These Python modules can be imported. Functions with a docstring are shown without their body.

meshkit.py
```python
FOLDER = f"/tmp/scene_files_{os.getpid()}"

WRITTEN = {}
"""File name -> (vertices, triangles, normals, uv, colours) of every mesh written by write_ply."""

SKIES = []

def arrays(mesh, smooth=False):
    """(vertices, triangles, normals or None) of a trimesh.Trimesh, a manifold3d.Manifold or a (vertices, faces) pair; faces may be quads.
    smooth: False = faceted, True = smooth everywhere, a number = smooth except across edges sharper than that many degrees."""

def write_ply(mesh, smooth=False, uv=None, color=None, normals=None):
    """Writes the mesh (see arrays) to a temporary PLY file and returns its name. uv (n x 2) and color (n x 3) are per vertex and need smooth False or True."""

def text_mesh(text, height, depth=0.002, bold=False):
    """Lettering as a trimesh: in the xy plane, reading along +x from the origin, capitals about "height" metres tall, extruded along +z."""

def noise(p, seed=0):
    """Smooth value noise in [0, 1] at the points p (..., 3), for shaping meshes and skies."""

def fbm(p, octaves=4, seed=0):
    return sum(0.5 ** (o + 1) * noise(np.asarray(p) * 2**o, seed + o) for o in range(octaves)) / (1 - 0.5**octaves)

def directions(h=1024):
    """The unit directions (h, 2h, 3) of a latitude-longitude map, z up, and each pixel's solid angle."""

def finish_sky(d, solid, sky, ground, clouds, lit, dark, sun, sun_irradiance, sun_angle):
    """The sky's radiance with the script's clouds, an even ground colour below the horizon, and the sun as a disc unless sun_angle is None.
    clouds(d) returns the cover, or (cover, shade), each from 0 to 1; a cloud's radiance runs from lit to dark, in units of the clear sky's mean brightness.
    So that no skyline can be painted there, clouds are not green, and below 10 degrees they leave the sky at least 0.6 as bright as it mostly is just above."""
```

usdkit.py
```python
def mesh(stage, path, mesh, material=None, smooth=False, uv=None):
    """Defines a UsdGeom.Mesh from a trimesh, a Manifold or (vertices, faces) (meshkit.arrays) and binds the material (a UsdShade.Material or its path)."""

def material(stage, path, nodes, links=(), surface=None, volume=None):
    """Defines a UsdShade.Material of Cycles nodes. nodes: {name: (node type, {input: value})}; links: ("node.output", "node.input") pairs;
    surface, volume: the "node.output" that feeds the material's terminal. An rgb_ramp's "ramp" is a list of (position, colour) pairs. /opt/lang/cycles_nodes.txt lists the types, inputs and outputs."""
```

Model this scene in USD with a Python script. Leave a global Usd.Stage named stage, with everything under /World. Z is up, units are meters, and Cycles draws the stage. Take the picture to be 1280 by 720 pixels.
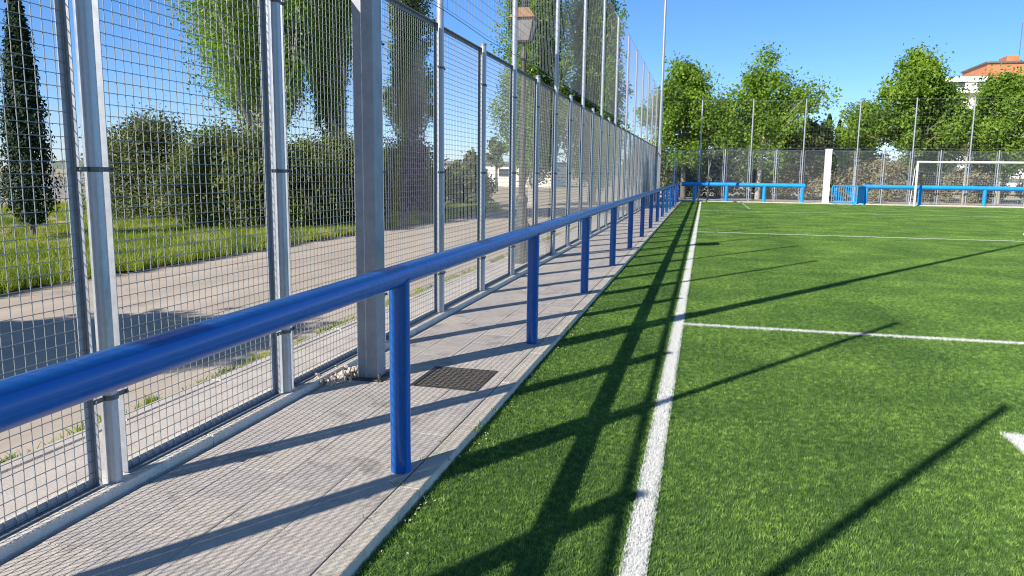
import math, random
import numpy as np, trimesh
import usdkit, meshkit
from pxr import Usd, UsdGeom, UsdLux, UsdShade, Gf, Sdf, Vt

stage = Usd.Stage.CreateInMemory()
UsdGeom.SetStageUpAxis(stage, 'Z')
UsdGeom.Xform.Define(stage, '/World'); UsdGeom.Scope.Define(stage, '/World/Looks')

# ------------------------------------------------------------------ camera
CAM_H = 1.61
FPX = 963.0                                    # focal length in pixels of a 1280 px wide picture
vy = np.array([882 - 640, 360 - 218.3, -FPX]); vz = -np.array([560 - 640, 360 - 6800, -FPX])
vy /= np.linalg.norm(vy); vz -= vz @ vy * vy; vz /= np.linalg.norm(vz); vx = np.cross(vy, vz)
ROT = np.stack([vx, vy, vz])                   # camera -> world
cam = UsdGeom.Camera.Define(stage, '/World/camera')
m = Gf.Matrix4d(1.0)
for i in range(3):
    for j in range(3): m[i, j] = float(ROT[j, i])
m.SetTranslateOnly(Gf.Vec3d(0, 0, CAM_H))
cam.AddTransformOp().Set(m)
cam.CreateHorizontalApertureAttr(36.0); cam.CreateVerticalApertureAttr(36.0 * 9 / 16)
cam.CreateFocalLengthAttr(36.0 * FPX / 1280); cam.CreateClippingRangeAttr(Gf.Vec2f(0.05, 5000))
cam.CreateExposureAttr(EXPOSURE := 0.72)

# ------------------------------------------------------------------ sky and sun
SUN_AZ = np.array([-0.53, -0.848]); SUN_EL = math.radians(34.0)
sun_dir = np.array([*(SUN_AZ / np.linalg.norm(SUN_AZ) * math.cos(SUN_EL)), math.sin(SUN_EL)])
SKY = usdkit.material(stage, '/World/Looks/sky_look', {
    'sky': ('sky_texture', {'sky_type': 'single_scattering', 'sun_disc': False, 'sun_elevation': SUN_EL,
                            'sun_rotation': math.atan2(sun_dir[0], sun_dir[1]), 'air_density': 1.0, 'aerosol_density': 0.15, 'ozone_density': 2.0, 'altitude': 600.0}),
    'tc': ('texture_coordinate', {}), 'xyz': ('separate_xyz', {}), 'tr': ('rgb_ramp', {'ramp': [(0.0, (.76, .90, 1.30)), (.12, (.80, .92, 1.26)), (.35, (.92, .98, 1.12)), (.6, (1, 1, 1)), (1.0, (1, 1, 1))]}),
    'tint': ('mix_color', {'blend_type': 'multiply', 'fac': 1.0, 'use_clamp': False}),
    'h': ('hsv', {'hue': 0.5, 'saturation': 1.17, 'value': 1.2, 'fac': 1.0}),
    'bg': ('background_shader', {'strength': 0.07})},
    [('tc.generated', 'xyz.vector'), ('xyz.z', 'tr.fac'), ('sky.color', 'tint.a'), ('tr.color', 'tint.b'), ('tint.result', 'h.color'), ('h.color', 'bg.color')], surface='bg.background')
dome = UsdLux.DomeLight.Define(stage, '/World/sky')
UsdShade.MaterialBindingAPI.Apply(dome.GetPrim()).Bind(SKY)
dome.GetPrim().SetCustomDataByKey('kind', 'structure')
sun = UsdLux.DistantLight.Define(stage, '/World/sun')
sun.CreateIntensityAttr(1.25); sun.CreateNormalizeAttr(True); sun.CreateAngleAttr(0.4); sun.CreateColorAttr(Gf.Vec3f(1.0, 0.94, 0.84))
zx = np.cross([0, 0, 1.0], sun_dir); zx /= np.linalg.norm(zx); zy = np.cross(sun_dir, zx)
sm = Gf.Matrix4d(1.0)
for j in range(3): sm[0, j], sm[1, j], sm[2, j] = float(zx[j]), float(zy[j]), float(sun_dir[j])
sun.AddTransformOp().Set(sm)

# ------------------------------------------------------------------ helpers
counts = {}
def path_for(name, parent=None):
    base = str(parent.GetPath()) if parent else '/World'
    n = counts.get((base, name), 0); counts[(base, name)] = n + 1
    return f'{base}/{name}' if n == 0 else f'{base}/{name}_{n:03d}'
def tag(p, label=None, category=None, group=None, kind=None):
    for k, v in (('label', label), ('category', category), ('group', group), ('kind', kind)):
        if v: p.SetCustomDataByKey(k, v)
    return p
def obj(name, mesh, mat, parent=None, smooth=False, **kw):
    if isinstance(mesh, list): mesh = trimesh.util.concatenate(mesh)
    return tag(usdkit.mesh(stage, path_for(name, parent), mesh, LOOK[mat], smooth=smooth).GetPrim(), **kw)
def thing(name, label, category, loc=(0, 0, 0), rz=0.0, group=None):
    x = UsdGeom.Xform.Define(stage, path_for(name)); x.AddTranslateOp().Set(Gf.Vec3d(*map(float, loc)))
    if rz: x.AddRotateZOp().Set(math.degrees(rz))
    return tag(x.GetPrim(), label, category, group)
def copy(src, label, loc, rz=0.0, group=None):
    was = src.GetCustomData()
    t = thing(src.GetName().rstrip('0123456789').rstrip('_'), label, was['category'], loc, rz, group or was.get('group'))
    t.GetReferences().AddInternalReference(src.GetPath()); t.SetInstanceable(True)
    return t
T = trimesh
def box(x0, x1, y0, y1, z0, z1):
    b = T.creation.box([x1 - x0, y1 - y0, z1 - z0]); b.apply_translation([(x0 + x1) / 2, (y0 + y1) / 2, (z0 + z1) / 2]); return b
def slab(x0, x1, y0, y1, z0, z1, c=0.006):
    """box with a chamfered top edge"""
    v = [(x0, y0, z0), (x1, y0, z0), (x1, y1, z0), (x0, y1, z0), (x0, y0, z1 - c), (x1, y0, z1 - c), (x1, y1, z1 - c), (x0, y1, z1 - c),
         (x0 + c, y0 + c, z1), (x1 - c, y0 + c, z1), (x1 - c, y1 - c, z1), (x0 + c, y1 - c, z1)]
    f = []
    for a in (0, 4):
        for i in range(4):
            j = (i + 1) % 4; f += [(a + i, a + j, a + 4 + j), (a + i, a + 4 + j, a + 4 + i)]
    f += [(8, 9, 10), (8, 10, 11), (0, 2, 1), (0, 3, 2)]
    return T.Trimesh(np.array(v, float), np.array(f), process=False)
def tube(pts, r, sides=12, caps=True):
    """round tube along a polyline; r scalar or one radius per point"""
    p = np.asarray(pts, float); r = np.broadcast_to(r, (len(p),))
    t = np.gradient(p, axis=0); t /= np.linalg.norm(t, axis=1, keepdims=True)
    ref = np.array([0, 0, 1.0]) if abs(t[:, 2]).mean() < .9 else np.array([1.0, 0, 0])
    a = np.cross(t, ref); a /= np.linalg.norm(a, axis=1, keepdims=True); b = np.cross(t, a)
    ang = np.arange(sides) * 2 * np.pi / sides
    v = (p[:, None] + r[:, None, None] * (np.cos(ang)[None, :, None] * a[:, None] + np.sin(ang)[None, :, None] * b[:, None])).reshape(-1, 3)
    f = []
    for i in range(len(p) - 1):
        for j in range(sides):
            k = (j + 1) % sides
            q = [i * sides + j, i * sides + k, (i + 1) * sides + k, (i + 1) * sides + j]
            f += [(q[0], q[2], q[1]), (q[0], q[3], q[2])]
    if caps:
        v = np.vstack([v, p[0], p[-1]]); n = len(v)
        for j in range(sides):
            k = (j + 1) % sides; f += [(n - 2, j, k), (n - 1, (len(p) - 1) * sides + k, (len(p) - 1) * sides + j)]
    mm = T.Trimesh(v, np.array(f), process=False); mm.fix_normals(); return mm
def lathe(profile, sides=20):
    return T.creation.revolve(np.array(profile, float), sections=sides)
def wires(segs, r):
    """thin four-sided bars, no caps: segs (n,2,3)"""
    s = np.asarray(segs, float); d = s[:, 1] - s[:, 0]; d /= np.linalg.norm(d, axis=1, keepdims=True)
    ref = np.where(np.abs(d[:, 2:]) < .9, [[0, 0, 1.0]], [[1.0, 0, 0]]); a = np.cross(d, ref); a /= np.linalg.norm(a, axis=1, keepdims=True); b = np.cross(d, a)
    o = np.stack([a + b, b - a, -a - b, a - b], 1) * r * .75
    v = np.concatenate([s[:, None, 0] + o, s[:, None, 1] + o], 1)
    base = np.array([(i, (i + 1) % 4, 4 + (i + 1) % 4, 4 + i) for i in range(4)])
    q = base[None] + (np.arange(len(s)) * 8)[:, None, None]; q = q.reshape(-1, 4)
    return T.Trimesh(v.reshape(-1, 3), np.vstack([q[:, [0, 1, 2]], q[:, [0, 2, 3]]]), process=False)
def grid(x0, x1, y0, y1, nx, ny, zf):
    X, Y = np.meshgrid(np.linspace(x0, x1, nx + 1), np.linspace(y0, y1, ny + 1), indexing='ij')
    v = np.stack([X.ravel(), Y.ravel(), zf(X.ravel(), Y.ravel())], 1); i, j = np.meshgrid(np.arange(nx), np.arange(ny), indexing='ij'); q = (i * (ny + 1) + j).ravel()
    return T.Trimesh(v, np.vstack([np.stack([q, q + ny + 1, q + ny + 2], 1), np.stack([q, q + ny + 2, q + 1], 1)]), process=False)
def fbm(p, s=1.0): return meshkit.fbm(np.asarray(p, float) * s)

# ------------------------------------------------------------------ materials
LOOK = {}
def look(name, lo, hi, scale=8.0, rough=0.6, metal=0.0, bump=0.0, bscale=60.0, spec=0.4, coat=0.0, detail=5, stain=None, stretch=(1, 1, 1), rvar=0.0):
    """two tone noise colour, fine bump; stain = (colour, scale, threshold) adds marks of their own shape"""
    nodes = {'g': ('geometry', {}), 'mp': ('mapping', {'scale': stretch}), 'n': ('noise_texture', {'scale': scale, 'detail': detail, 'roughness': 0.65}),
             'r': ('rgb_ramp', {'ramp': [(0.3, lo), (0.7, hi)]}),
             'p': ('principled_bsdf', {'roughness': rough, 'metallic': metal, 'specular_ior_level': spec, 'coat_weight': coat, 'coat_roughness': 0.12})}
    links = [('g.position', 'mp.vector'), ('mp.vector', 'n.vector'), ('n.fac', 'r.fac')]
    src = 'r.color'
    if stain:
        nodes |= {'sn': ('noise_texture', {'scale': stain[1], 'detail': 6, 'roughness': 0.7}), 'sr': ('map_range', {'from_min': stain[2], 'from_max': stain[2] + .1, 'to_min': 0, 'to_max': stain[3], 'clamp': True}),
                  'sm': ('mix_color', {'b': stain[0]})}
        links += [('g.position', 'sn.vector'), ('sn.fac', 'sr.value'), ('sr.result', 'sm.fac'), (src, 'sm.a')]; src = 'sm.result'
    links.append((src, 'p.base_color'))
    if rvar:
        nodes['rr'] = ('map_range', {'from_min': .3, 'from_max': .7, 'to_min': rough - rvar, 'to_max': rough + rvar, 'clamp': True}); links += [('n.fac', 'rr.value'), ('rr.result', 'p.roughness')]
    if bump:
        nodes |= {'bn': ('noise_texture', {'scale': bscale, 'detail': 4}), 'b': ('bump', {'strength': bump, 'distance': 0.01})}
        links += [('mp.vector', 'bn.vector'), ('bn.fac', 'b.height'), ('b.normal', 'p.normal')]
    LOOK[name] = usdkit.material(stage, f'/World/Looks/{name}', nodes, links, surface='p.BSDF')
def leaf_look(name, ramp, trans=0.35, rough=0.5, spec=0.3, big=None, low=None):
    """one tone per leaf, translucent"""
    nodes = {'g': ('geometry', {}), 'r': ('rgb_ramp', {'ramp': ramp}), 'p': ('principled_bsdf', {'roughness': rough, 'specular_ior_level': spec}),
             't': ('translucent_bsdf', {}), 'm': ('mix_closure', {'fac': trans}), 'br': ('hsv', {'value': 1.6, 'saturation': 1.1, 'hue': 0.49, 'fac': 1.0})}
    links = [('r.color', 'p.base_color'), ('r.color', 'br.color'), ('br.color', 't.color'), ('p.BSDF', 'm.closure1'), ('t.BSDF', 'm.closure2')]
    if big:
        nodes |= {'n': ('noise_texture', {'scale': big, 'detail': 3}), 'a': ('math', {'math_type': 'multiply_add', 'value2': 0.5, 'value3': 0.0}), 'nm': ('map_range', {'from_min': .32, 'from_max': .68, 'to_min': 0, 'to_max': 1, 'clamp': True}), 'a2': ('math', {'math_type': 'multiply_add', 'value2': 0.5})}
        links += [('g.position', 'n.vector'), ('g.random_per_island', 'a.value1'), ('n.fac', 'nm.value'), ('nm.result', 'a2.value1'), ('a.value', 'a2.value3'), ('a2.value', 'r.fac')]
    else: links.append(('g.random_per_island', 'r.fac'))
    if low:                                                  # wide worn and fresh patches
        nodes |= {'ln': ('noise_texture', {'scale': low, 'detail': 4, 'roughness': .6}), 'la': ('map_range', {'from_min': .3, 'from_max': .7, 'to_min': -.16, 'to_max': .16}), 'ls': ('math', {'math_type': 'add', 'use_clamp': True})}
        links = [l for l in links if l[1] != 'r.fac'] + [('g.position', 'ln.vector'), ('ln.fac', 'la.value'), ('a2.value', 'ls.value1'), ('la.result', 'ls.value2'), ('ls.value', 'r.fac')]
    LOOK[name] = usdkit.material(stage, f'/World/Looks/{name}', nodes, links, surface='m.closure')
look('galvanized', (.36, .385, .41), (.46, .485, .515), 40, .42, .55, .04, 300, rvar=.08, stretch=(1, 1, .5))
look('galvanized_dull', (.19, .21, .235), (.27, .29, .32), 22, .55, .45, .04, 300)
look('frame_steel', (.26, .28, .305), (.35, .37, .40), 30, .5, .45, .04, 300)
look('wire_steel', (.185, .197, .197), (.25, .262, .258), 40, .6, .3)
look('mast_steel', (.22, .23, .245), (.30, .31, .325), 9, .5, .35, .05, 120, stain=((.12, .11, .12), 5, .62, .5))
look('blue_paint', (.0005, .080, .315), (.001, .094, .36), 6, .27, 0, .03, 90, .5, coat=.1, rvar=.07, stain=((.01, .05, .16), 14, .72, .4))
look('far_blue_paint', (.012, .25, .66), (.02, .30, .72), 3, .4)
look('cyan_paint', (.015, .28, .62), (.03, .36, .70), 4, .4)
PAVE = [((.385, .34, .298), (.505, .45, .40)), ((.36, .32, .285), (.47, .42, .378)), ((.41, .358, .305), (.525, .465, .405)), ((.375, .335, .30), (.485, .435, .395))]
for i, (a, b) in enumerate(PAVE): look(f'paver_{i}', a, b, 14, .85, 0, .35, 140, .25, stain=((.14, .12, .105), 4, .56, .5), detail=8)
look('joint_dirt', (.06, .05, .04), (.14, .115, .085), 20, .95, 0, .4, 80)
look('kerb_concrete', (.41, .365, .30), (.57, .51, .425), 9, .9, 0, .4, 110, .2, stain=((.16, .14, .10), 6, .6, .6), detail=8)
look('curb_concrete', (.48, .44, .375), (.62, .57, .50), 11, .9, 0, .5, 90, .2, stain=((.18, .16, .13), 8, .62, .5))
look('sidewalk_concrete', (.38, .335, .30), (.50, .45, .405), 3, .9, 0, .3, 60, .2, stain=((.22, .19, .16), 2.2, .6, .5), detail=8)
look('road_dirt', (.33, .275, .225), (.45, .38, .315), 1.6, .95, 0, .5, 30, .2, stain=((.24, .195, .15), .8, .58, .6), detail=9, stretch=(1, .12, 1))
look('dry_ground', (.27, .22, .14), (.43, .37, .26), .35, .95, 0, .3, 20, .2, detail=9)
look('turf_base', (.055, .11, .02), (.085, .15, .03), 3, .9, 0, .3, 200)
look('line_base', (.55, .55, .53), (.68, .68, .66), 30, .9)
look('cast_iron', (.06, .055, .05), (.13, .115, .10), 18, .7, .5, .3, 120)
look('clamp_steel', (.10, .10, .105), (.16, .16, .165), 30, .6, .4)
look('lamp_iron', (.05, .046, .042), (.095, .088, .08), 8, .6, .2, .1, 60)
look('lamp_copper', (.26, .14, .06), (.36, .20, .09), 10, .5, .2, .1, 60)
look('lamp_glass', (.20, .19, .18), (.28, .265, .25), 5, .25)
look('white_paint', (.70, .70, .68), (.80, .80, .78), 3, .5)
look('pale_render', (.58, .55, .48), (.70, .67, .60), .6, .9)
look('brick_red', (.42, .16, .075), (.52, .22, .11), .5, .9)
look('slate_trim', (.10, .09, .09), (.16, .15, .15), 2, .8)
look('dark_glass', (.03, .04, .05), (.07, .08, .09), .5, .15)
look('grey_wall', (.13, .13, .13), (.19, .185, .18), .6, .9)
look('bark', (.10, .085, .07), (.20, .175, .145), 6, .95, 0, .6, 40, .2, stretch=(1, 1, .25))
look('pale_bark', (.27, .25, .21), (.42, .39, .34), 5, .9, 0, .5, 30, .2, stretch=(1, 1, .4))
look('rubble', (.40, .33, .27), (.58, .50, .42), 20, .95, 0, .4, 60)
look('ball_white', (.75, .75, .74), (.8, .8, .8), 3, .4)
look('net_cord', (.19, .205, .23), (.25, .265, .29), 3, .8)
look('hill_far', (.10, .13, .10), (.15, .18, .13), .05, 1.0)
leaf_look('turf_blade', [(0, (.055, .125, .03)), (.3, (.135, .25, .05)), (.55, (.29, .43, .085)), (.8, (.47, .56, .15)), (1, (.60, .60, .28))], .25, .45, .35, 24, .8)
leaf_look('line_blade', [(0, (.60, .60, .58)), (1, (.80, .80, .79))], .15, .6)
leaf_look('poplar_leaf', [(0, (.10, .17, .03)), (.4, (.19, .31, .05)), (.8, (.29, .43, .08)), (1, (.38, .50, .15))], .5, .4, .4, 1.2)
leaf_look('poplar_leaf_grey', [(0, (.10, .145, .06)), (.5, (.18, .24, .10)), (1, (.28, .33, .16))], .35, .5, .3, 1.0)
leaf_look('bright_leaf', [(0, (.09, .17, .022)), (.4, (.21, .33, .04)), (.8, (.36, .47, .07)), (1, (.46, .54, .14))], .4, .45, .3, .6)
leaf_look('olive_leaf', [(0, (.07, .09, .035)), (.5, (.15, .18, .065)), (1, (.28, .29, .12))], .25, .5, .3, 1.0)
leaf_look('laurel_leaf', [(0, (.055, .075, .022)), (.5, (.14, .18, .045)), (1, (.31, .33, .09))], .25, .5, .25, 1.2)
leaf_look('cypress_leaf', [(0, (.02, .042, .016)), (.6, (.045, .08, .03)), (1, (.09, .13, .05))], .15, .6, .3)
leaf_look('verge_grass', [(0, (.09, .14, .02)), (.35, (.25, .31, .045)), (.6, (.42, .41, .09)), (1, (.52, .43, .20))], .35, .5, .3, 1.6, .3)
leaf_look('dry_shrub', [(0, (.17, .15, .085)), (.5, (.29, .26, .145)), (1, (.42, .38, .22))], .2, .7, .2, .5)

# ------------------------------------------------------------------ ground, roads, paving
FENCE_X, Y0, BAY, NBAY = -2.72, 3.0, 1.602, 28          # side fence: joints at Y0 + k * BAY
KERB_X, PATH_Z, FAR_Y = -1.295, 0.06, 47.6
rng = np.random.default_rng(7)
gz = lambda x, y: -0.14 + 0.0 * x
obj('ground', grid(-700, 700, -300, 1000, 40, 40, gz), 'dry_ground', kind='structure')
obj('road', grid(-9.05, -3.62, -30, 140, 12, 170, lambda x, y: -0.075 + .018 * meshkit.fbm(np.stack([x * .8, y * .8, 0 * x], 1))), 'road_dirt', kind='structure')
obj('pavement', grid(-3.50, -2.872, -12, 60, 4, 120, lambda x, y: .012 + .008 * meshkit.fbm(np.stack([x * 3, y * 3, 0 * x], 1))), 'sidewalk_concrete', kind='structure')
rk = UsdGeom.Xform.Define(stage, path_for('roadside_kerb')).GetPrim(); tag(rk, kind='structure')
for i in range(52):
    y = -4 + i * 1.0
    obj('kerb_stone', slab(-3.62, -3.50 + .004 * rng.normal(), y + .006, y + .994, -.14, .022 + .005 * rng.normal(), .012), 'sidewalk_concrete', rk)
fc = obj('fence_footing', [slab(-2.87, -2.657, -6 + i * 3.23 + .003, -6 + (i + 1) * 3.23 - .003, -.10, .105, .006) for i in range(17)], 'curb_concrete', kind='structure')
pp = UsdGeom.Xform.Define(stage, path_for('paved_path')).GetPrim(); tag(pp, kind='structure')
obj('joint_strip', box(-2.656, -2.6135, -6, FAR_Y + .2, -.09, .012), 'joint_dirt', pp)
obj('mortar_bed', box(-2.613, -1.30, -6, FAR_Y + .2, -.08, PATH_Z - .007), 'joint_dirt', pp)
XS = np.linspace(-2.612, -1.412, 5); far_pavers = []
def paver(x0, x1, y0, y1):
    s = slab(x0 + .0015, x1 - .0015, y0 + .0004, y1 - .0004, 0, PATH_Z, .0012)
    c = s.vertices.mean(0); tx, ty = rng.normal(0, .003), rng.normal(0, .0008); up = s.vertices[:, 2] > .02
    s.vertices[up, 2] += rng.normal(0, .0006) + tx * (s.vertices[up, 0] - c[0]) + ty * (s.vertices[up, 1] - c[1]); return s
MAN = (-2.035, -1.72 + .21, 5.12, 5.72)                  # opening of the drain cover
for j in range(4):
    for i in range(136):
        y = -4 + i * .38 + (.19 if j % 2 else 0); xs0, xs1 = XS[j], XS[j + 1]
        pieces = [(xs0, xs1, y, y + .38)]
        if xs1 > MAN[0] and xs0 < MAN[1] and y + .38 > MAN[2] and y < MAN[3]:
            pieces = []
            if y < MAN[2]: pieces.append((xs0, xs1, y, MAN[2]))
            if y + .38 > MAN[3]: pieces.append((xs0, xs1, MAN[3], y + .38))
            if xs0 < MAN[0]: pieces.append((xs0, MAN[0], max(y, MAN[2]), min(y + .38, MAN[3])))
            if xs1 > MAN[1]: pieces.append((MAN[1], xs1, max(y, MAN[2]), min(y + .38, MAN[3])))
        for p in pieces:
            if min(p[1] - p[0], p[3] - p[2]) < .02: continue
            if y > FAR_Y - .4: continue
            s = paver(*p)
            if 1.4 < y < 16: obj('paver', s, f'paver_{rng.integers(4)}', pp)
            else: far_pavers.append(s)
obj('distant_pavers', far_pavers, 'paver_0', pp, kind='stuff')
kb = UsdGeom.Xform.Define(stage, path_for('kerb')).GetPrim(); tag(kb, kind='structure')
for i in range(53):
    y = -4.6 + i * 1.0
    if y > FAR_Y - .5: break
    dx = rng.normal(0, .002)
    obj('kerb_stone', slab(-1.408, KERB_X + dx, y + .001, y + .999, -.12, PATH_Z + rng.normal(0, .001), .005), 'kerb_concrete', kb)
# drain cover let into the paving
mh = thing('drain_cover', 'dark square ribbed iron drain cover let into the paving', 'drain cover', (-1.7725, 5.42, PATH_Z))
obj('frame', [box(-.258, .258, -.295, -.27, -.05, .001), box(-.258, .258, .27, .295, -.05, .001), box(-.258, -.233, -.27, .27, -.05, .001), box(.233, .258, -.27, .27, -.05, .001)], 'cast_iron', mh)
obj('plate', box(-.229, .229, -.266, .266, -.05, -.010), 'cast_iron', mh)
for i in range(11):
    for j in range(12): pass
obj('studs', [slab(-.225 + i * .0415, -.193 + i * .0415, -.262 + j * .044, -.228 + j * .044, -.012, -.003, .004) for i in range(11) for j in range(12)], 'cast_iron', mh)

# ------------------------------------------------------------------ turf with blades, white lines
obj('turf', grid(KERB_X + .004, 46, -8, FAR_Y, 60, 80, lambda x, y: 0 * x), 'turf_base', kind='structure')
LW = .055
LX = -.209                                                # the touchline
cross = [8.40, 22.35, 36.1]
lines = [('touchline', LX - LW, LX + LW, -8, FAR_Y - .35)]
lines += [('cross_line', LX + LW, 45, y - LW, y + LW) for y in cross]
lines += [('cross_line', 8.3, 45, 41.6 - LW, 41.6 + LW), ('short_line', 2.07, 2.17, 38.6, 46.4), ('goal_line', 9.4, 45, FAR_Y - .62, FAR_Y - .5), ('corner_mark', 1.895, 2.6, 4.72, 5.33)]
for n, x0, x1, y0, y1 in lines:
    obj(n, box(x0, x1, y0, y1, -.01, .004), 'line_base', kind='structure')
def blades(n, sx, sy, hmin, hmax, w, lean, seed, tuft=1):
    """upright blades; with tuft > 1 that many blades lean together, as trodden turf does"""
    r = np.random.default_rng(seed); g = max(1, n // tuft); k = np.repeat(np.arange(g), -(-n // g))[:n]
    x, y = r.uniform(-sx / 2, sx / 2, n), r.uniform(-sy / 2, sy / 2, n)
    if tuft > 1:
        gx, gy = r.uniform(-sx / 2, sx / 2, g), r.uniform(-sy / 2, sy / 2, g); inn = r.random(n) < .45
        x = np.where(inn, np.clip(gx[k] + r.normal(0, .016, n), -sx / 2, sx / 2), x); y = np.where(inn, np.clip(gy[k] + r.normal(0, .016, n), -sy / 2, sy / 2), y)
    a = r.uniform(0, 2 * np.pi, n); h = r.uniform(hmin, hmax, n) * r.uniform(.75, 1.2, g)[k]
    la, l = r.uniform(0, 2 * np.pi, g)[k] + r.normal(0, .7, n), np.abs(r.normal(0, lean, n)); ww = w * r.uniform(.7, 1.2, n)
    px, py = np.cos(a) * ww / 2, np.sin(a) * ww / 2; dx, dy = np.cos(la) * l * h, np.sin(la) * l * h
    z = np.zeros(n)
    v = np.stack([np.stack([x - px, y - py, z], 1), np.stack([x + px, y + py, z], 1),
                  np.stack([x + px * .8 + dx * .4, y + py * .8 + dy * .4, h * .6], 1), np.stack([x - px * .8 + dx * .4, y - py * .8 + dy * .4, h * .6], 1),
                  np.stack([x + dx, y + dy, h * .95], 1)], 1).reshape(-1, 3)
    b = np.arange(n)[:, None] * 5
    f = np.concatenate([b + [0, 1, 2], b + [0, 2, 3], b + [3, 2, 4]], 0)
    return T.Trimesh(v, f, process=False)
def scatter(name, protos, mat, pos, yaw, scl, idx, **kw):
    pi = UsdGeom.PointInstancer.Define(stage, path_for(name)); base = str(pi.GetPath())
    for i, pm in enumerate(protos):
        usdkit.mesh(stage, f'{base}/tuft_{i}', pm, LOOK[mat]); pi.CreatePrototypesRel().AddTarget(f'{base}/tuft_{i}')
    n = len(pos); pi.CreateProtoIndicesAttr(Vt.IntArray.FromNumpy(np.asarray(idx, np.int32)))
    pi.CreatePositionsAttr(Vt.Vec3fArray.FromNumpy(np.asarray(pos, np.float32)))
    pi.CreateScalesAttr(Vt.Vec3fArray.FromNumpy(np.asarray(scl, np.float32)))
    pi.CreateOrientationsAttr(Vt.QuathArray([Gf.Quath(float(math.cos(a / 2)), 0, 0, float(math.sin(a / 2))) for a in yaw]))
    return tag(pi.GetPrim(), **kw)
def tiles(rects, s):
    pos, scl = [], []
    for x0, x1, y0, y1 in rects:
        nx, ny = max(1, round((x1 - x0) / s)), max(1, round((y1 - y0) / s)); dx, dy = (x1 - x0) / nx, (y1 - y0) / ny
        for i in range(nx):
            for j in range(ny):
                cx, cy = x0 + (i + .5) * dx, y0 + (j + .5) * dy
                if cx - .4 > cy * .78 + .4: continue      # right of the picture
                pos.append((cx, cy, .002)); scl.append((dx / s, dy / s, 1))
    return np.array(pos), np.array(scl)
ys = [1.6] + [v for y in cross for v in (y - LW, y + LW)] + [FAR_Y - .02]
green = [(KERB_X + .012, LX - LW, 1.6, FAR_Y - .02)]
for a, b in zip(ys[::2], ys[1::2]):
    if a < 5: green += [(LX + LW, 1.895, a, b), (1.895, 2.6, a, 4.72), (1.895, 2.6, 5.33, b), (2.6, 8, a, b)]
    else: green.append((LX + LW, 38, a, b))
near_g = [(x0, x1, y0, min(y1, 22.3)) for x0, x1, y0, y1 in green if y0 < 22.2]
far_g = [(x0, x1, max(y0, 22.3), y1) for x0, x1, y0, y1 in green if y1 > 22.31]
pos, scl = tiles(near_g, .5); r = np.random.default_rng(3)
scatter('turf_grass', [blades(5200, .52, .52, .010, .021, .0034, .8, s, 18) for s in range(6)], 'turf_blade', pos, r.choice([0, np.pi], len(pos)), scl, r.integers(0, 6, len(pos)),
        label='bright green artificial turf blades covering the pitch', category='artificial grass', kind='stuff')
pos, scl = tiles(far_g, 1.0)
scatter('distant_turf_grass', [blades(6000, 1.02, 1.02, .014, .026, .0075, .7, 50 + s, 20) for s in range(3)], 'turf_blade', pos, r.choice([0, np.pi], len(pos)), scl, r.integers(0, 3, len(pos)),
        label='green artificial turf blades at the far end of the pitch', category='artificial grass', kind='stuff')
white = [(x0, x1, max(y0, 1.6), y1) for n, x0, x1, y0, y1 in lines]
wp, ws = [], []
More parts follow.
